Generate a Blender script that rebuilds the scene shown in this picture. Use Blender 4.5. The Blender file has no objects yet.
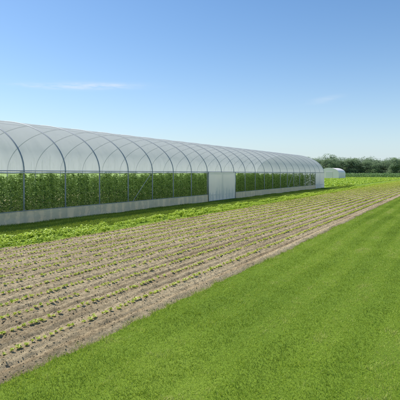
import bpy, math, random
import numpy as np
from mathutils import Vector
random.seed(4); rng=np.random.default_rng(7)
S=bpy.context.scene
S.view_settings.view_transform='Standard'; S.view_settings.look='None'; S.view_settings.exposure=0
TH=math.atan(250/450); CT,ST=math.cos(TH),math.sin(TH)
CAMH=1.7
# ---------------------------------------------------------------- helpers
def mesh_np(name,V,faces):
    me=bpy.data.meshes.new(name)
    V=np.asarray(V,dtype=np.float32).reshape(-1,3)
    me.vertices.add(len(V)); me.vertices.foreach_set('co',V.ravel())
    tot=np.concatenate([np.full(len(f),f.shape[1],dtype=np.int32) for f in faces])
    loops=np.concatenate([f.ravel() for f in faces]).astype(np.int32)
    st=np.concatenate([[0],np.cumsum(tot)[:-1]]).astype(np.int32)
    me.loops.add(len(loops)); me.loops.foreach_set('vertex_index',loops)
    me.polygons.add(len(tot)); me.polygons.foreach_set('loop_start',st); me.polygons.foreach_set('loop_total',tot)
    me.update(calc_edges=True); me.validate()
    return me
def templ(V,tmpls):
    n,k=V.shape[:2]; off=(np.arange(n)*k)[:,None]
    out={}
    for t in tmpls: out.setdefault(len(t),[]).append(np.array(t)[None,:]+off)
    return [np.concatenate(v) for v in out.values()]
def tint(me,vals):
    a=me.attributes.new('tint','FLOAT','POINT'); a.data.foreach_set('value',np.asarray(vals,dtype=np.float32))
def add(name,me,mat=None,parent=None,smooth=False,**kw):
    o=bpy.data.objects.new(name,me); S.collection.objects.link(o)
    if mat is not None and me is not None: me.materials.clear(); me.materials.append(mat)
    if smooth: me.polygons.foreach_set('use_smooth',[True]*len(me.polygons))
    if parent: o.parent=parent
    for k,v in kw.items(): o[k]=v
    return o
class B:
    def __init__(s): s.v=[]; s.f=[]
    def tube(s,pts,r,n=8):
        pts=[Vector(p) for p in pts]; b=len(s.v)
        for i,p in enumerate(pts):
            d=(pts[min(i+1,len(pts)-1)]-pts[max(i-1,0)]).normalized()
            a=d.cross(Vector((0,0,1))) if abs(d.z)<.95 else d.cross(Vector((0,1,0)))
            if abs(d.y)<.3: a=Vector((0,1,0))-d*d.y
            a.normalize(); c=d.cross(a)
            rr=r[i] if isinstance(r,(list,tuple)) else r
            for k in range(n):
                t=2*math.pi*k/n; s.v.append(tuple(p+a*math.cos(t)*rr+c*math.sin(t)*rr))
        for i in range(len(pts)-1):
            for k in range(n):
                k2=(k+1)%n; s.f.append((b+i*n+k,b+i*n+k2,b+(i+1)*n+k2,b+(i+1)*n+k))
        s.f.append(tuple(b+k for k in range(n))[::-1]); s.f.append(tuple(b+(len(pts)-1)*n+k for k in range(n)))
        return s
    def box(s,x0,x1,y0,y1,z0,z1):
        b=len(s.v); s.v+=[(x,y,z) for x in(x0,x1) for y in(y0,y1) for z in(z0,z1)]
        s.f+=[tuple(b+i for i in q) for q in[(0,1,3,2),(4,6,7,5),(0,4,5,1),(2,3,7,6),(0,2,6,4),(1,5,7,3)]]
        return s
    def mesh(s,name):
        me=bpy.data.meshes.new(name); me.from_pydata(s.v,[],s.f); me.update(); return me
TAB=rng.random((256,256))
def vn(x,y,sc,seed=0):
    x=np.asarray(x,float)*sc+seed*17.3; y=np.asarray(y,float)*sc+seed*31.7
    xi=np.floor(x).astype(int); yi=np.floor(y).astype(int); fx=x-xi; fy=y-yi
    fx=fx*fx*(3-2*fx); fy=fy*fy*(3-2*fy)
    g=lambda a,b:TAB[a%256,b%256]
    return (g(xi,yi)*(1-fx)+g(xi+1,yi)*fx)*(1-fy)+(g(xi,yi+1)*(1-fx)+g(xi+1,yi+1)*fx)*fy
# ---------------------------------------------------------------- material helpers
def mat(name):
    m=bpy.data.materials.new(name); m.use_nodes=True; nt=m.node_tree; nt.nodes.clear()
    out=nt.nodes.new('ShaderNodeOutputMaterial'); return m,nt,out
def N(nt,t,**kw):
    n=nt.nodes.new(t)
    for k,v in kw.items():
        if k in n.inputs.keys(): n.inputs[k].default_value=v
        else: setattr(n,k,v)
    return n
def noise(nt,scale,detail=4,rough=.6,vec=None):
    n=N(nt,'ShaderNodeTexNoise'); n.inputs['Scale'].default_value=scale; n.inputs['Detail'].default_value=detail; n.inputs['Roughness'].default_value=rough
    if vec is not None: nt.links.new(vec,n.inputs['Vector'])
    return n.outputs['Fac']
def ramp(nt,fac,stops):
    r=N(nt,'ShaderNodeValToRGB'); e=r.color_ramp.elements
    while len(e)<len(stops): e.new(.5)
    for el,(p,c) in zip(e,stops): el.position=p; el.color=(*c,1) if len(c)==3 else c
    nt.links.new(fac,r.inputs['Fac']); return r.outputs['Color']
def mixc(nt,f,a,b,mode='MIX'):
    m=N(nt,'ShaderNodeMix',data_type='RGBA',blend_type=mode)
    for s,v in((0,f),(6,a),(7,b)):
        if hasattr(v,'links'): nt.links.new(v,m.inputs[s])
        else: m.inputs[s].default_value=v if s==0 else (*v,1)
    return m.outputs[2]
def math_(nt,op,a,b=None,c=None):
    m=N(nt,'ShaderNodeMath',operation=op)
    for i,v in enumerate((a,b,c)):
        if v is None: continue
        if hasattr(v,'links'): nt.links.new(v,m.inputs[i])
        else: m.inputs[i].default_value=v
    return m.outputs[0]
def pos(nt,scale=(1,1,1)):
    g=N(nt,'ShaderNodeNewGeometry'); m=N(nt,'ShaderNodeMapping'); m.inputs['Scale'].default_value=scale
    nt.links.new(g.outputs['Position'],m.inputs['Vector']); return m.outputs['Vector']
def leaf_mat(name,stops,trans=.35,rough=.5,bignoise=None,tcol=(.45,.52,.06)):
    m,nt,out=mat(name)
    a=N(nt,'ShaderNodeAttribute',attribute_name='tint')
    f=a.outputs['Fac']
    if bignoise:
        nz=noise(nt,bignoise,3,.6,pos(nt)); f=math_(nt,'ADD',f,math_(nt,'MULTIPLY',math_(nt,'SUBTRACT',nz,.5),1.0))
    c=ramp(nt,f,stops)
    p=N(nt,'ShaderNodeBsdfPrincipled',Roughness=rough); nt.links.new(c,p.inputs['Base Color'])
    p.inputs['Specular IOR Level'].default_value=.3
    t=N(nt,'ShaderNodeBsdfTranslucent'); nt.links.new(mixc(nt,.5,c,tcol) if trans>.3 else c,t.inputs['Color'])
    x=N(nt,'ShaderNodeMixShader'); x.inputs[0].default_value=trans
    nt.links.new(p.outputs[0],x.inputs[1]); nt.links.new(t.outputs[0],x.inputs[2]); nt.links.new(x.outputs[0],out.inputs['Surface'])
    return m
def surf_mat(name,colfn,rough=.9,bump=None,spec=.2,metal=0):
    m,nt,out=mat(name)
    p=N(nt,'ShaderNodeBsdfPrincipled',Roughness=rough,Metallic=metal); p.inputs['Specular IOR Level'].default_value=spec
    c=colfn(nt)
    if hasattr(c,'links'): nt.links.new(c,p.inputs['Base Color'])
    else: p.inputs['Base Color'].default_value=(*c,1)
    if bump:
        h=bump[0](nt); b=N(nt,'ShaderNodeBump',Strength=bump[1],Distance=bump[2]); nt.links.new(h,b.inputs['Height']); nt.links.new(b.outputs[0],p.inputs['Normal'])
    nt.links.new(p.outputs[0],out.inputs['Surface']); return m
def film_mat(name,op,var,col=(.9,.93,.95),transl=.6,streak=(1,1,1),gl=.10,dirt=0,grough=.25):
    m,nt,out=mat(name)
    tr=N(nt,'ShaderNodeBsdfTransparent'); tr.inputs['Color'].default_value=(.98,.985,.98,1)
    d=N(nt,'ShaderNodeBsdfDiffuse'); d.inputs['Color'].default_value=(*col,1)
    tl=N(nt,'ShaderNodeBsdfTranslucent'); tl.inputs['Color'].default_value=(*col,1)
    if dirt:
        cc=ramp(nt,noise(nt,1.6,5,.7,pos(nt,(1,1,2.5))),[(.3,tuple(q*(1-dirt) for q in col)),(.6,col)])
        nt.links.new(cc,d.inputs['Color']); nt.links.new(cc,tl.inputs['Color'])
    x=N(nt,'ShaderNodeMixShader'); x.inputs[0].default_value=transl
    nt.links.new(d.outputs[0],x.inputs[1]); nt.links.new(tl.outputs[0],x.inputs[2])
    nz=noise(nt,1.2,5,.65,pos(nt,streak)); nz2=noise(nt,.35,3,.5,pos(nt))
    f=math_(nt,'ADD',op,math_(nt,'MULTIPLY',math_(nt,'SUBTRACT',math_(nt,'ADD',math_(nt,'MULTIPLY',nz,.6),math_(nt,'MULTIPLY',nz2,.4)),.5),var))
    y=N(nt,'ShaderNodeMixShader'); nt.links.new(f,y.inputs[0]); nt.links.new(tr.outputs[0],y.inputs[1]); nt.links.new(x.outputs[0],y.inputs[2])
    g=N(nt,'ShaderNodeBsdfGlossy',Roughness=grough)
    lw=N(nt,'ShaderNodeLayerWeight'); lw.inputs['Blend'].default_value=.5
    z=N(nt,'ShaderNodeMixShader')
    nt.links.new(math_(nt,'ADD',gl*.25,math_(nt,'MULTIPLY',math_(nt,'POWER',lw.outputs['Facing'],4),gl*3)),z.inputs[0]); nt.links.new(y.outputs[0],z.inputs[1]); nt.links.new(g.outputs[0],z.inputs[2])
    nt.links.new(z.outputs[0],out.inputs['Surface']); return m
# materials
M_blade=leaf_mat('grass_blades',[(0,(.10,.19,.012)),(.35,(.215,.335,.022)),(.7,(.36,.475,.05)),(1,(.56,.54,.18))],.35,.6)
M_verge=leaf_mat('verge_blades',[(0,(.08,.15,.012)),(.45,(.14,.235,.02)),(.8,(.22,.32,.04)),(1,(.42,.40,.14))],.35,.6)
M_seed=leaf_mat('seedling_leaf',[(0,(.36,.45,.05)),(.6,(.54,.62,.10)),(1,(.66,.70,.20))],.32)
M_bean=leaf_mat('leafy_row_leaf',[(0,(.26,.42,.035)),(.6,(.46,.62,.07)),(1,(.60,.70,.15))],.38)
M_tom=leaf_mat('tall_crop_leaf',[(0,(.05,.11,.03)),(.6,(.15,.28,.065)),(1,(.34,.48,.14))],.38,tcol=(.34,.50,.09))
M_corn=leaf_mat('far_crop_leaf',[(0,(.14,.23,.09)),(1,(.25,.37,.14))],.3)
M_tree=leaf_mat('hazed_tree_leaf',[(0,(.18,.255,.165)),(.6,(.26,.35,.19)),(1,(.33,.42,.23))],.3,bignoise=.25,rough=.8)  # pale greyed greens: aerial haze of the distance is put into the leaf colour
M_bark=surf_mat('bark',lambda nt:ramp(nt,noise(nt,6,4,.6,pos(nt)),[(0,(.14,.13,.12)),(1,(.24,.22,.20))]))
def soilcol(nt,k=.97):
    a=noise(nt,.9,6,.65,pos(nt,(1,.2,1))); b=noise(nt,28,5,.7,pos(nt)); c=noise(nt,140,3,.7,pos(nt)); d=noise(nt,6,4,.6,pos(nt,(1,.05,1)))
    base=ramp(nt,a,[(.25,(.52*k,.41*k,.24*k)),(.55,(.63*k,.51*k,.31*k)),(.8,(.72*k,.595*k,.375*k))])
    v=ramp(nt,b,[(.3,(.60,.57,.53)),(.55,(1,1,1)),(.8,(1.12,1.11,1.08))])
    s=ramp(nt,c,[(.35,(.70,.68,.65)),(.6,(1.06,1.06,1.06))])
    t=ramp(nt,d,[(.36,(.70,.66,.62)),(.56,(1.03,1.03,1.03))])
    return mixc(nt,1,mixc(nt,1,mixc(nt,1,base,v,'MULTIPLY'),s,'MULTIPLY'),t,'MULTIPLY')
M_soil=surf_mat('soil',soilcol,.95,(lambda nt:math_(nt,'ADD',noise(nt,45,6,.7,pos(nt)),math_(nt,'MULTIPLY',noise(nt,12,3,.6,pos(nt)),1.2)),1,.022))
M_floor=surf_mat('greenhouse_soil',lambda nt:mixc(nt,noise(nt,2,4,.6,pos(nt)),(.12,.17,.05),(.20,.17,.10)),.95)
def lawncol(nt):
    a=noise(nt,.5,5,.6,pos(nt,(1,.5,1))); b=noise(nt,40,4,.8,pos(nt)); 
    c=ramp(nt,a,[(.25,(.14,.235,.018)),(.55,(.21,.32,.028)),(.8,(.29,.39,.05))])
    return mixc(nt,1,c,ramp(nt,b,[(.3,(.55,.6,.5)),(.7,(1.2,1.15,1.1))]),'MULTIPLY')
M_lawn=surf_mat('lawn_ground',lawncol,.95,(lambda nt:noise(nt,60,4,.8,pos(nt)),.8,.02))
def fieldcol(nt):
    a=noise(nt,.06,4,.6,pos(nt,(3,.25,1))); b=noise(nt,1.5,6,.7,pos(nt))
    c=ramp(nt,a,[(.3,(.20,.33,.045)),(.5,(.28,.41,.07)),(.7,(.36,.44,.12))])
    return mixc(nt,1,c,ramp(nt,b,[(.3,(.65,.7,.6)),(.7,(1.15,1.1,1.05))]),'MULTIPLY')
M_field=surf_mat('field_ground',fieldcol,.95)
M_steel=surf_mat('galvanised_steel',lambda nt:ramp(nt,noise(nt,9,3,.5,pos(nt)),[(0,(.24,.27,.30)),(1,(.38,.41,.44))]),.5,spec=.5,metal=.2)
M_roof=film_mat('roof_plastic',.83,.30,col=(.97,.965,.945),transl=.66,streak=(.5,2.6,.5),gl=.06,grough=.35)
M_clear=film_mat('side_plastic',.10,.08,streak=(1,2,.4),gl=.03)
M_skirt=film_mat('skirt_plastic',.96,.04,col=(.98,.81,.58),transl=.30,streak=(1,1,4),gl=.005,dirt=.12)
M_sheet=film_mat('door_plastic',.96,.05,col=(.98,.94,.86),transl=.36,streak=(1,3,.4),gl=.01)
M_white=film_mat('white_plastic',1.0,.0,col=(.98,.94,.90),transl=.35,gl=.01)
M_roll=surf_mat('rolled_plastic',lambda nt:ramp(nt,noise(nt,5,3,.5,pos(nt)),[(0,(.5,.5,.48)),(1,(.72,.71,.68))]),.6)
# ---------------------------------------------------------------- ground sheets
def grid(name,xs,ys,hf):
    X,Y=np.meshgrid(xs,ys,indexing='ij'); Z=hf(X,Y)
    V=np.stack([X,Y,Z],-1).reshape(-1,3); nx,ny=len(xs),len(ys)
    i,j=np.meshgrid(np.arange(nx-1),np.arange(ny-1),indexing='ij'); a=(i*ny+j).ravel()
    return mesh_np(name,V,[np.stack([a,a+ny,a+ny+1,a+1],1)])
add('ground',grid('ground',np.linspace(-2500,2500,41),np.linspace(-2500,2500,41),lambda x,y:x*0-.03),M_field,kind='structure')
add('lawn',grid('lawn',np.array([-3.3,0,3,45.]),np.linspace(-25,150,60),lambda x,y:x*0+.012),M_lawn,kind='structure')
add('grass_strip',grid('grass_strip',np.array([-12.45,-11,-8.45]),np.linspace(-25,60,40),lambda x,y:x*0+.010),M_lawn,kind='structure')
add('greenhouse_floor',grid('greenhouse_floor',np.array([-20.5,-16,-12.46]),np.linspace(-4,52.2,40),lambda x,y:x*0+.01),M_floor,kind='structure')
RS=.432; R0=-3.5
ROWS=[R0-RS*i for i in range(12)]
def eR(y): return -3.10+.06*(vn(y*0,y,1.3,1)-.5)+.09*(vn(y*0,y,5,2)-.5)
def eL(y): return -8.62+.2*(vn(y*0,y,.8,3)-.5)
def soilh(x,y):
    ph=(x-R0)/RS
    h=.062+.009*np.cos(2*math.pi*ph)
    fr=np.abs(ph-np.round(ph))
    am=.85+.35*vn(x,y,.7,17)
    h=h-(.037*np.exp(-((fr-.5)/.08)**2)+.012*np.exp(-((fr-.24)/.035)**2))*am*np.where(x>-3.3,.4,1)
    h+=.005*(vn(x,y,2.5,4)-.5)+.009*(vn(x,y*.7,9,5)-.5)+.022*(vn(x,y,28,6)-.5)
    h+=np.clip(vn(x,y,21,8)-.72,0,1)*.055
    e=np.minimum((eR(y)-x),(x-eL(y)))
    k=np.clip(e/.14+.35,0,1)
    return h*k-.02*(1-k)
ys=np.concatenate([np.arange(.5,14,.03),np.arange(14,30,.08),np.arange(30,60,.25),np.arange(60,171,1.)])
add('soil_field',grid('soil_field',np.arange(-8.95,-2.8,.02),ys,soilh),M_soil,smooth=True,kind='structure')
def near_y(n,a,b,p=2.0): return a+(b-a)*rng.random(n)**p
n=110000
cy=near_y(n,1.2,28,1.6); cx=-8.5+5.35*rng.random(n)
hz=soilh(cx,cy); s=.003+.010*rng.random(n)**4.5
octv=np.array([[1,0,0],[-1,0,0],[0,1,0],[0,-1,0],[0,0,.8],[0,0,-.8]])
V=octv[None]*s[:,None,None]*(1+.5*(rng.random((n,6,3))-.5)); an=rng.random(n)*6.3
c,s_=np.cos(an)[:,None],np.sin(an)[:,None]
V=np.stack([V[...,0]*c-V[...,1]*s_,V[...,0]*s_+V[...,1]*c,V[...,2]],-1)+np.stack([cx,cy,hz],-1)[:,None]
add('soil_clod',mesh_np('soil_clod',V,templ(V,[(0,2,4),(2,1,4),(1,3,4),(3,0,4),(2,0,5),(1,2,5),(3,1,5),(0,3,5)])),M_soil,kind='stuff',label='small crumbly clods of dry tan soil on the field',category='soil')
# ---------------------------------------------------------------- grass
def blades(name,x,y,z,h,w,tv,lean=.5):
    n=len(x); an=rng.random(n)*6.283; dx,dy=np.cos(an),np.sin(an)
    la=rng.random(n)*6.283; L=h*lean*(.3+rng.random(n)); lx,ly=np.cos(la)*L,np.sin(la)*L
    P=np.stack([x,y,z],-1); D=np.stack([dx*w,dy*w,0*w],-1)
    mid=P+np.stack([lx*.3,ly*.3,h*.6],-1); tip=P+np.stack([lx,ly,h],-1)
    V=np.stack([P-D,P+D,mid+D*.8,mid-D*.8,tip],1)
    me=mesh_np(name,V,templ(V,[(0,1,2,3),(3,2,4)])); tint(me,np.repeat(tv,5)); return me
def gt(x,y):
    st=.5+.5*np.sin((x+.04*np.sin(y*.5))*2*math.pi/.62)
    tuft=vn(x,y,11,19)
    return -.40+.30*vn(x,y,.9,11)+.28*vn(x,y*.7,3.6,12)+.36*tuft+.40*np.clip((st-.5)*2+.5,0,1)+.30*rng.random(len(x))+.5*(rng.random(len(x))>.965)
n=500000
gy=near_y(n,1.6,38,1.75); gx=-3.25+(3.25+.9)*rng.random(n)
keep=(gx<.9-.085*np.maximum(gy-4,0)+.6)&(gx>eR(gy)-.09*rng.random(n)**2); gx,gy=gx[keep],gy[keep]; n=len(gx)
edge=np.exp(-((gx-eR(gy))/.09)**2)
h=(.008+.015*rng.random(n))*(.4+.6*vn(gx,gy,2.2,13)+1.2*vn(gx,gy,11,19)**2)*(1+1.3*edge*rng.random(n)); wsc=1+gy*.05
add('lawn_grass',blades('lawn_grass',gx,gy,0*gx+.012,h,.0015*wsc*(.8+.5*rng.random(n)),gt(gx,gy),1.1),M_blade,kind='stuff',label='short mown green lawn grass beside the field',category='grass')
n=150000
gy=near_y(n,4,62,1.4); gx=-12.3+2.75*rng.random(n)**1.1
h=(.03+.05*rng.random(n))*(.5+vn(gx,gy,1.1,15))
add('verge_grass',blades('verge_grass',gx,gy,0*gx+.01,h,.004*(1+gy*.03),gt(gx,gy),.7),M_verge,kind='stuff',label='longer green grass along the greenhouse wall',category='grass')
# ---------------------------------------------------------------- plants
def leaves(P,D,L,W,up=None,fold=.25,droop=0.):
    n=len(P); D=D/np.linalg.norm(D,axis=1,keepdims=True)
    r=np.cross(D,np.array([0,0,1.])+.25*(rng.random((n,3))-.5)); r/=np.linalg.norm(r,axis=1,keepdims=True)+1e-6
    u=np.cross(r,D)
    L=L[:,None];W=W[:,None]
    m=P+D*L*.5; tip=P+D*L-np.array([0,0,1.])*L*droop
    V=np.stack([P,m+r*W+u*W*fold,tip,m-r*W+u*W*fold],1); return V
def seedling_geo():
    n=random.randint(7,11); an=np.arange(n)*2.4+rng.random(n); el=.3+.8*rng.random(n)
    D=np.stack([np.cos(an)*np.cos(el),np.sin(an)*np.cos(el),np.sin(el)],-1)
    P=np.zeros((n,3)); P[:,2]=.003+.012*rng.random(n)
    V=leaves(P,D,.025+.025*rng.random(n),.009+.008*rng.random(n),droop=.25)
    return V,np.repeat(.2+.7*rng.random(n),4)
def bush_geo(n=75,R=.16,H=.18,l=.07):
    an=rng.random(n)*6.283; rr=R*rng.random(n)**.6; z=H*(.15+.85*rng.random(n))*(1-.4*(rr/R)**2)
    P=np.stack([np.cos(an)*rr*.6,np.sin(an)*rr*.6,z*.8],-1)
    D=np.stack([np.cos(an),np.sin(an),.1+.9*rng.random(n)],-1)
    return leaves(P,D,l*(.6+.7*rng.random(n)),l*.33*(.7+.6*rng.random(n)),droop=.25),np.repeat(np.clip(.15+.4*z/H+.4*rng.random(n),0,1),4)
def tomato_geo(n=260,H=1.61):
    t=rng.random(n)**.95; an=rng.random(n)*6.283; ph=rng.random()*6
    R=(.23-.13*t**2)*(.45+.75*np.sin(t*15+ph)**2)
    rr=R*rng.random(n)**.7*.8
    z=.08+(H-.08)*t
    P=np.stack([np.cos(an)*rr,np.sin(an)*rr,z],-1)
    D=np.stack([np.cos(an)+.6*(rng.random(n)-.5),np.sin(an)+.6*(rng.random(n)-.5),.9*(rng.random(n)-.45)],-1)
    V=leaves(P,D,.07+.08*rng.random(n),.015+.017*rng.random(n),droop=.3)
    st=[];k=6
    for i in range(k):
        z0,z1=i*H/k,(i+1)*H/k
        st.append([[-.011,0,z0],[.011,0,z0],[.010,.01,z1],[-.010,.01,z1]]); st.append([[0,-.011,z0],[0,.011,z0],[.01,.010,z1],[.01,-.010,z1]])
    st.append([[-.003,0,H*.5],[.003,0,H*.5],[.003,0,2.25],[-.003,0,2.25]]); st.append([[0,-.003,H*.5],[0,.003,H*.5],[0,.003,2.25],[0,-.003,2.25]])
    V=np.concatenate([V,np.array(st)]); 
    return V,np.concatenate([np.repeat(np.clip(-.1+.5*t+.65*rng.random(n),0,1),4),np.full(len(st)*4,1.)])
LF=[(0,1,2),(0,2,3)]
def variant_meshes(name,geo,k,m):
    out=[]
    for i in range(k):
        V,t=geo(); me=mesh_np(name,V,templ(V,LF)); tint(me,t); me.materials.append(m); out.append((me,V,t))
    return out
def scatter_stuff(name,vars_,pts,m,**kw):
    Vs=[];Ts=[]
    for (x,y,z,a,s) in pts:
        _,V,t=random.choice(vars_); c,sn=math.cos(a),math.sin(a)
        W=np.stack([V[...,0]*c-V[...,1]*sn,V[...,0]*sn+V[...,1]*c,V[...,2]],-1)*s+np.array([x,y,z]); Vs.append(W);Ts.append(t)
    V=np.concatenate(Vs); me=mesh_np(name,V,templ(V,LF)); tint(me,np.concatenate(Ts)); return add(name,me,m,kind='stuff',**kw)
def place(name,vars_,pts,label,cat,group):
    for (x,y,z,a,s) in pts:
        o=bpy.data.objects.new(name,random.choice(vars_)[0]); o.location=(x,y,z); o.rotation_euler=(0,0,a); o.scale=(s,s,s*random.uniform(.9,1.1))
        S.collection.objects.link(o); o['label']=label; o['category']=cat; o['group']=group
def vis(x,y,z=0):
    Z=-x*ST+y*CT; X=x*CT+y*ST
    if Z<1: return None
    px=200+450*X/Z; py=173+450*(CAMH-z)/Z
    return Z if -4<px<404 and py<406 else None
SD=variant_meshes('seedling',seedling_geo,8,M_seed)
pts=[]
for r in ROWS:
    y=1.5+random.random()*.2
    while y<150:
        if random.random()>.05:
            x=r+random.gauss(0,.007); yy=y+random.gauss(0,.010)
            pts.append((x,yy,float(soilh(np.array([x]),np.array([yy]))[0])-.003,random.random()*6.3,random.choice([.8,.88,.95,1,1.08,1.18])*(1+min(yy,70)*.026)))
        y+=.078 if y<30 else .12
iv=sorted([p for p in pts if vis(*p[:3])],key=lambda p:vis(*p[:3])); near=iv[:298]; ns=set(near)
place('seedling',SD,near,'small yellow-green seedling planted in dry tan soil','seedling','seedlings in rows across the soil field')
scatter_stuff('seedling_rows',SD,[p for p in pts if p not in ns],M_seed,label='long rows of yellow-green seedlings in dry soil',category='seedlings')
BS=variant_meshes('leafy_plant',bush_geo,8,M_bean)
pts=[]
for r,sz in((-8.72,.95),(-9.3,1.1)):
    y=2+random.random()*.2
    while y<150:
        if random.random()>.08: 
            pts.append((r+random.gauss(0,.04),y+random.gauss(0,.04),.015,random.random()*6.3,sz*random.uniform(.75,1.25)*(.8+.4*float(vn(r,y,.5,22)))))
        y+=.29
iv=sorted([p for p in pts if vis(*p[:3])],key=lambda p:vis(*p[:3])); near=iv[:295]; ns=set(near)
place('leafy_plant',BS,near,'bushy bright green leafy vegetable plant beside the grass','vegetable plant','leafy vegetable plants in a row along the greenhouse')
scatter_stuff('leafy_plant_row',BS,[p for p in pts if p not in ns],M_bean,label='bright green leafy vegetable rows along the soil field',category='vegetable plants')
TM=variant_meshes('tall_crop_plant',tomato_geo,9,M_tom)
def trow(x,y0=1.2,st=.45):
    return [(x+random.gauss(0,.04),y0+i*st+random.gauss(0,.05),.0,random.random()*6.3,random.uniform(.86,1.06)) for i in range(int((50.4-y0)/st))]
r1=trow(-13.05,4); r2=trow(-14.3,5)
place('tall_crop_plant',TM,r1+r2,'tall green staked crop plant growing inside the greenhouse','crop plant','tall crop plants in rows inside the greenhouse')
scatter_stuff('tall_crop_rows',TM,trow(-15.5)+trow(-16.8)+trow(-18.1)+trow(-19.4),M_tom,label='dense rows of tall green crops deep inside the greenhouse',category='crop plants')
# ---------------------------------------------------------------- greenhouse
XN,XF=-12.4,-20.4; XC=(XN+XF)/2; EZ,RZ=1.74,3.82; BAY=1.85; Y0=10.25-5*BAY; NB=27; SKZ=.43
YE=Y0+NB*BAY
gh=bpy.data.objects.new('greenhouse',None); gh.location=(XC,(Y0+YE)/2,0); S.collection.objects.link(gh)
gh['label']='long arched clear plastic greenhouse full of green crops'; gh['category']='greenhouse'
bpy.context.view_layer.update()
def gp(name,me,m,smooth=False,par=gh,**kw):
    o=add(name,me,m,smooth=smooth,**kw); o.parent=par; o.matrix_parent_inverse=par.matrix_world.inverted(); return o
def prof(t,off=0,hw=4.0,xc=XC,ez=EZ,rz=RZ):
    a=math.pi*t; return (xc+(hw+off)*math.cos(a), ez+(rz-ez+off)*math.sin(a))
hb=B(); P=[(XN,0,-.02),(XN,0,.9)]+[(prof(i/40)[0],0,prof(i/40)[1]) for i in range(41)]+[(XF,0,.9),(XF,0,-.02)]
hb.tube(P,.025)
mh=hb.mesh('hoop')
for i in range(NB+1):
    o=gp('hoop',mh,M_steel,True); o.location.y=Y0+i*BAY
def long_tube(name,pts,r): return gp(name,B().tube([(x,y,z) for x,y,z in pts],r).mesh(name),M_steel,True)
x,z=prof(.5,-.05); long_tube('purlin',[(x,Y0,z),(x,YE,z)],.012)
for sgn,x in((1,XN),(-1,XF)):
    long_tube('eave_rail',[(x+.045*sgn,Y0-.02,EZ+.03),(x+.045*sgn,YE+.02,EZ+.03)],.015)
    long_tube('skirt_rail',[(x+.05*sgn,Y0,SKZ+.01),(x+.05*sgn,YE,SKZ+.01)],.011)
def film_strip(name,m,profpts,y0,y1,sag=.0,per=8,wob=0,par=gh,**kw):
    nb=max(1,round((y1-y0)/BAY)); ny=nb*per+1; ys_=np.linspace(y0,y1,ny)
    PP=np.array(profpts); nrm=np.zeros_like(PP); d=np.gradient(PP,axis=0); nrm[:,0]=d[:,1]; nrm[:,1]=-d[:,0]; nrm/=np.linalg.norm(nrm,axis=1,keepdims=True)+1e-9
    k=len(PP); V=np.zeros((k,ny,3))
    for j,yy in enumerate(ys_):
        sg=sag*abs(math.sin(math.pi*(yy-Y0)/BAY))
        w=wob*(vn(np.arange(k)*.25,np.full(k,yy),2.1,30)-.5)
        q=PP+nrm*(-sg+w)[:,None] if wob else PP-nrm*sg
        V[:,j,0]=q[:,0];V[:,j,1]=yy;V[:,j,2]=q[:,1]
    i,j=np.meshgrid(np.arange(k-1),np.arange(ny-1),indexing='ij'); a=(i*ny+j).ravel()
    me=mesh_np(name,V.reshape(-1,3),[np.stack([a,a+ny,a+ny+1,a+1],1)]); return gp(name,me,m,True,par,**kw)
rp=[prof(i/48,.008) for i in range(49)]
film_strip('roof_film',M_roof,rp,Y0,YE,.004,8,.006)
def wall(x,z0,z1,k=8): return [(x,z0+(z1-z0)*i/k) for i in range(k+1)]
DY0=10.25+7*BAY; DY1=DY0+2*BAY; EY0=YE-2*BAY
def roll(y0,y1):
    npt=int((y1-y0)/.3); pts=[(XN+.08,y0+(y1-y0)*i/npt,EZ-.035+.006*math.sin(i*1.7)) for i in range(npt+1)]
    gp('rolled_curtain',B().tube(pts,.024,8).mesh('rolled_curtain'),M_roll,True)
roll(Y0,DY0-.05); roll(DY1+.05,EY0-.05)
film_strip('side_film',M_clear,wall(XF-.045,SKZ,EZ+.02),Y0,YE,0,8,.03)
film_strip('skirt',M_skirt,wall(XN+.055,0,SKZ),Y0,DY0-.02,0,8,.03)
film_strip('skirt',M_skirt,wall(XN+.055,0,SKZ),DY1+.02,EY0-.02,0,8,.03)
film_strip('skirt',M_skirt,wall(XF-.055,0,SKZ),Y0,YE,0,8,.03)
dd=film_strip('door',M_sheet,wall(XN+.10,.04,EZ+.0),DY0,DY1,0,10,.04,label='cloudy white plastic sheet door')
fb=B()
for yy in(DY0-.03,DY1+.03): fb.tube([(XN+.10,yy,0),(XN+.10,yy,EZ+.02)],.02,6)
fb.tube([(XN+.15,DY0,.06),(XN+.15,DY1,.06)],.014,6)
df=add('door_frame',fb.mesh('door_frame'),M_steel,smooth=True); df.parent=dd
film_strip('end_panel',M_white,wall(XN+.06,0,EZ+.02),EY0,YE,0,8,.02,label='opaque white end panel')
def gable(name,y,m,par=gh,hw=4.0,xc=XC,ez=EZ,rz=RZ):
    pr=[(xc+hw,0.)]+[prof(i/40,.03,hw,xc,ez,rz) for i in range(41)]+[(xc-hw,0.)]
    me=bpy.data.meshes.new(name); me.from_pydata([(x,y,z) for x,z in pr],[],[tuple(range(len(pr)))]); me.update(); return gp(name,me,m,False,par)
gable('gable_wall',YE+.03,M_white); gable('gable_wall',Y0-.03,M_clear)
gb=B()
for dx in(-1.6,1.6): 
    zt=EZ+(RZ-EZ)*math.sqrt(1-(dx/4)**2); gb.tube([(XC+dx,YE-.03,0),(XC+dx,YE-.03,zt)],.025)
gb.tube([(XC-1.6,YE-.03,2.2),(XC+1.6,YE-.03,2.2)],.02)
gp('gable_frame',gb.mesh('gable_frame'),M_steel,True)
for b0 in(8,20):
    yb=Y0+b0*BAY; long_tube('wind_brace',[(XN-.03,yb,.1),(XN-.03,yb+BAY,EZ)],.012)
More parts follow.
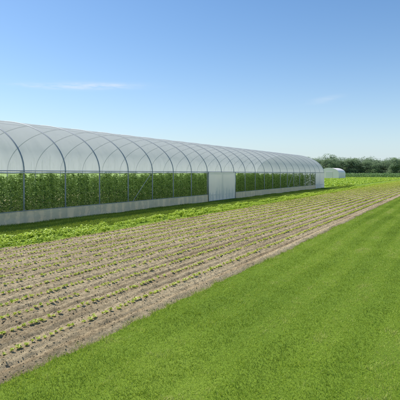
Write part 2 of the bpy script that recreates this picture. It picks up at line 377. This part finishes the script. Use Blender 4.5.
# ---------------------------------------------------------------- distant small greenhouse
g2=bpy.data.objects.new('greenhouse',None); g2.location=(-28.7,128,0); S.collection.objects.link(g2)
g2['label']='small white plastic tunnel greenhouse standing on the grass'; g2['category']='greenhouse'
bpy.context.view_layer.update()
hw2=2.5; pr2=[(g2.location.x+hw2,0)]+[prof(i/24,0,hw2,g2.location.x,1.6,3.1) for i in range(25)]+[(g2.location.x-hw2,0)]
M_tun=surf_mat('tunnel_white',lambda nt:ramp(nt,noise(nt,.8,3,.5,pos(nt)),[(0,(.93,.81,.78)),(1,(.98,.87,.84))]),.5)
film_strip('roof_film',M_tun,pr2,124,133,0,4,0,par=g2)
gable('gable_wall',123.97,M_tun,g2,hw2,g2.location.x,1.6,3.1); gable('gable_wall',133.03,M_tun,g2,hw2,g2.location.x,1.6,3.1)
db=B(); db.box(g2.location.x-.9,g2.location.x+.9,123.86,123.93,.02,2.0)
gp('door',db.mesh('door'),surf_mat('white_door',lambda nt:ramp(nt,noise(nt,3,2,.5),[(0,(.80,.72,.70)),(1,(.86,.78,.76))]),.6),False,g2)
# ---------------------------------------------------------------- far crops
n=60000
fx=-75+150*rng.random(n); fy=165+32*rng.random(n)
P_=np.stack([fx,fy,.1+1.3*rng.random(n)*(.8+.3*vn(fx,fy,.05,33))],-1); D=np.stack([rng.random(n)-.5,rng.random(n)-.5,rng.random(n)*.9],-1)
V=leaves(P_,D,.5+.5*rng.random(n),.08+.06*rng.random(n),droop=.2); me=mesh_np('tall_crop_field',V,templ(V,LF)); tint(me,np.repeat(rng.random(n),4))
add('tall_crop_field',me,M_corn,kind='stuff',label='field of tall green crop in front of the woods',category='crop field')
n=50000
row=rng.integers(0,14,n); fx=-11.5-row*1.5+rng.normal(0,.15,n); fy=54+95*rng.random(n)
k=~((fx>-33)&(fx<-25)&(fy>119)&(fy<139)); fx,fy=fx[k],fy[k]; n=len(fx)
P_=np.stack([fx,fy,.02+.25*rng.random(n)],-1); D=np.stack([rng.random(n)-.5,rng.random(n)-.5,rng.random(n)*.9],-1)
V=leaves(P_,D,.15+.2*rng.random(n),.06+.05*rng.random(n),droop=.2); me=mesh_np('low_crop_rows',V,templ(V,LF)); tint(me,np.repeat(rng.random(n),4))
add('low_crop_rows',me,M_bean,kind='stuff',label='low green crop rows beyond the greenhouse',category='crop rows')
# ---------------------------------------------------------------- trees
def crown_geo(H=11.,n=4200):
    Vs=[];Ts=[]; nc=random.randint(20,26); cl=[]
    for i in range(nc):
        t=random.uniform(.10,.92); R=H*.42*math.sin(math.pi*min(1,t*.8+.14))**.6
        a=random.random()*6.3; r=R*random.random()**.5*.85
        cl.append((math.cos(a)*r,math.sin(a)*r,H*t,H*random.uniform(.09,.16)))
    per=n//nc
    for (x,y,z,s) in cl:
        d=rng.normal(size=(per,3)); d/=np.linalg.norm(d,axis=1,keepdims=True); rr=s*(.4+.7*rng.random(per)**.8)[:,None]
        P=np.array([x,y,z])+d*rr*np.array([1.2,1.2,.9]); D=d+rng.normal(size=(per,3))*.6
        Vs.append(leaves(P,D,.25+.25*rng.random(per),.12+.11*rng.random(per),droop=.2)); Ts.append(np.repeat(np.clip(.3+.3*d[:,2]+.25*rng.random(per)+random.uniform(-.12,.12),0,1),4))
    return np.concatenate(Vs),np.concatenate(Ts),cl
TV=[]
for i in range(6):
    H=random.uniform(10.5,12.5); V,t,cl=crown_geo(H); me=mesh_np('crown',V,templ(V,LF)); tint(me,t); me.materials.append(M_tree)
    tb=B(); tb.tube([(0,0,-.1),(.05,0,H*.25),(.1,.1,H*.55),(0,.1,H*.85)],[.26,.2,.13,.04],8)
    for c_ in cl: 
        z0=H*.1+(c_[2]-H*.1)*.5; tb.tube([(.05,.03,z0),(c_[0]*.5,c_[1]*.5,z0+(c_[2]-z0)*.6),(c_[0],c_[1],c_[2])],[.08,.05,.02],5)
    tm=tb.mesh('trunk'); tm.materials.append(M_bark); TV.append((me,tm,V,t,H))
def cam2w(X,Z): return X*CT-Z*ST, X*ST+Z*CT
X=58.
while X<215:
    Z=258+random.uniform(-7,7); me,tm,V,t,H=random.choice(TV); x,y=cam2w(X,Z)
    e=bpy.data.objects.new('tree',None); S.collection.objects.link(e); s=random.choice([.75,.82,.88,.94,1.0]); e.location=(x,y,-.03); e.rotation_euler=(0,0,random.random()*6.3); e.scale=(s*1.25,s*1.25,s)
    e['label']='broad leafy dark green tree at the wood edge'; e['category']='tree'; e['group']='trees along the edge of the wood'
    for nm,mm in(('crown',me),('trunk',tm)):
        o=bpy.data.objects.new(nm,mm); S.collection.objects.link(o); o.parent=e
    X+=random.uniform(3.2,5.0)
Vs=[];Ts=[]
for i in range(220):
    X=random.uniform(66,240); Z=random.uniform(270,300); x,y=cam2w(X,Z); me,tm,V,t,H=random.choice(TV); s=random.uniform(.78,.98)
    Vs.append(V[::2]*s*np.array([1.3,1.3,1])+np.array([x,y,0])); Ts.append(t.reshape(-1,4)[::2].ravel())
for i in range(48):
    X=58+i*3.9; x,y=cam2w(X,266+random.uniform(-2,2)); n=260
    P_=np.stack([x+rng.normal(0,2.2,n),y+rng.normal(0,1.5,n),3.2*rng.random(n)],-1); D=rng.normal(size=(n,3))
    Vs.append(leaves(P_,D,.5+.5*rng.random(n),.25+.2*rng.random(n))); Ts.append(np.repeat(rng.random(n)*.5,4))
V=np.concatenate(Vs); me=mesh_np('wood',V,templ(V,LF)); tint(me,np.concatenate(Ts))
add('wood',me,M_tree,kind='stuff',label='distant dark green wood behind the fields',category='wood')
# ---------------------------------------------------------------- light
EL=math.radians(54); AZ=math.radians(-86)   # clockwise from +Y
sd=Vector((math.sin(AZ)*math.cos(EL),math.cos(AZ)*math.cos(EL),math.sin(EL)))
L=bpy.data.lights.new('sun','SUN'); L.energy=4.9; L.angle=math.radians(.55); L.color=(1,.96,.88)
lo=bpy.data.objects.new('sun',L); lo.rotation_euler=sd.to_track_quat('Z','Y').to_euler(); S.collection.objects.link(lo)
w=bpy.data.worlds.new('World'); S.world=w; w.use_nodes=True; nt=w.node_tree; nt.nodes.clear()
wo=nt.nodes.new('ShaderNodeOutputWorld'); bg=nt.nodes.new('ShaderNodeBackground'); sk=nt.nodes.new('ShaderNodeTexSky')
sk.sky_type='NISHITA'; sk.sun_disc=False; sk.sun_elevation=EL; sk.sun_rotation=AZ%(2*math.pi); sk.air_density=1.0; sk.dust_density=.5; sk.ozone_density=2.5; sk.altitude=50
bg.inputs['Strength'].default_value=.149
tc=nt.nodes.new('ShaderNodeTexCoord'); sp=nt.nodes.new('ShaderNodeSeparateXYZ'); nt.links.new(tc.outputs['Generated'],sp.inputs[0])
az=math_(nt,'ARCTAN2',sp.outputs['Y'],sp.outputs['X']); el=math_(nt,'ARCSINE',sp.outputs['Z'])
cb=nt.nodes.new('ShaderNodeCombineXYZ'); nt.links.new(math_(nt,'MULTIPLY',az,14),cb.inputs[0]); nt.links.new(math_(nt,'MULTIPLY',el,90),cb.inputs[1])
cn=noise(nt,1.0,6,.65,cb.outputs[0]); cn=math_(nt,'MULTIPLY',math_(nt,'MAXIMUM',math_(nt,'SUBTRACT',cn,.34),0),3.0)
tot=None
for a0,e0,wd,ht,sl,st in((2.313,.186,.085,.006,-.03,.9),(2.42,.180,.06,.004,.03,.5),(1.807,.156,.03,.006,-.15,.25)):
    da=math_(nt,'SUBTRACT',az,a0); u=math_(nt,'DIVIDE',da,wd); v=math_(nt,'DIVIDE',math_(nt,'SUBTRACT',math_(nt,'SUBTRACT',el,e0),math_(nt,'MULTIPLY',da,sl)),ht)
    q=math_(nt,'ADD',math_(nt,'MULTIPLY',u,u),math_(nt,'MULTIPLY',v,v)); g=math_(nt,'MULTIPLY',math_(nt,'EXPONENT',math_(nt,'MULTIPLY',q,-1)),st)
    tot=g if tot is None else math_(nt,'ADD',tot,g)
f=math_(nt,'MINIMUM',math_(nt,'MULTIPLY',tot,cn),.9)
hs=nt.nodes.new('ShaderNodeHueSaturation'); hs.inputs['Saturation'].default_value=1.2; hs.inputs['Value'].default_value=1.0; nt.links.new(sk.outputs[0],hs.inputs['Color'])
haze=math_(nt,'MULTIPLY',math_(nt,'EXPONENT',math_(nt,'MULTIPLY',math_(nt,'MAXIMUM',el,0),-9)),.85)
skyc=mixc(nt,haze,hs.outputs[0],(4.0,4.95,5.8))
nt.links.new(mixc(nt,f,skyc,(5.6,6.0,6.4)),bg.inputs['Color']); nt.links.new(bg.outputs[0],wo.inputs[0])
# ---------------------------------------------------------------- camera
cam=bpy.data.cameras.new('camera'); co=bpy.data.objects.new('camera',cam); S.collection.objects.link(co)
co.location=(0,0,CAMH); co.rotation_euler=(math.radians(90),0,TH); cam.sensor_width=36; cam.lens=40.5; cam.shift_y=-27/400; cam.clip_end=6000; cam.clip_start=.05
S.camera=co
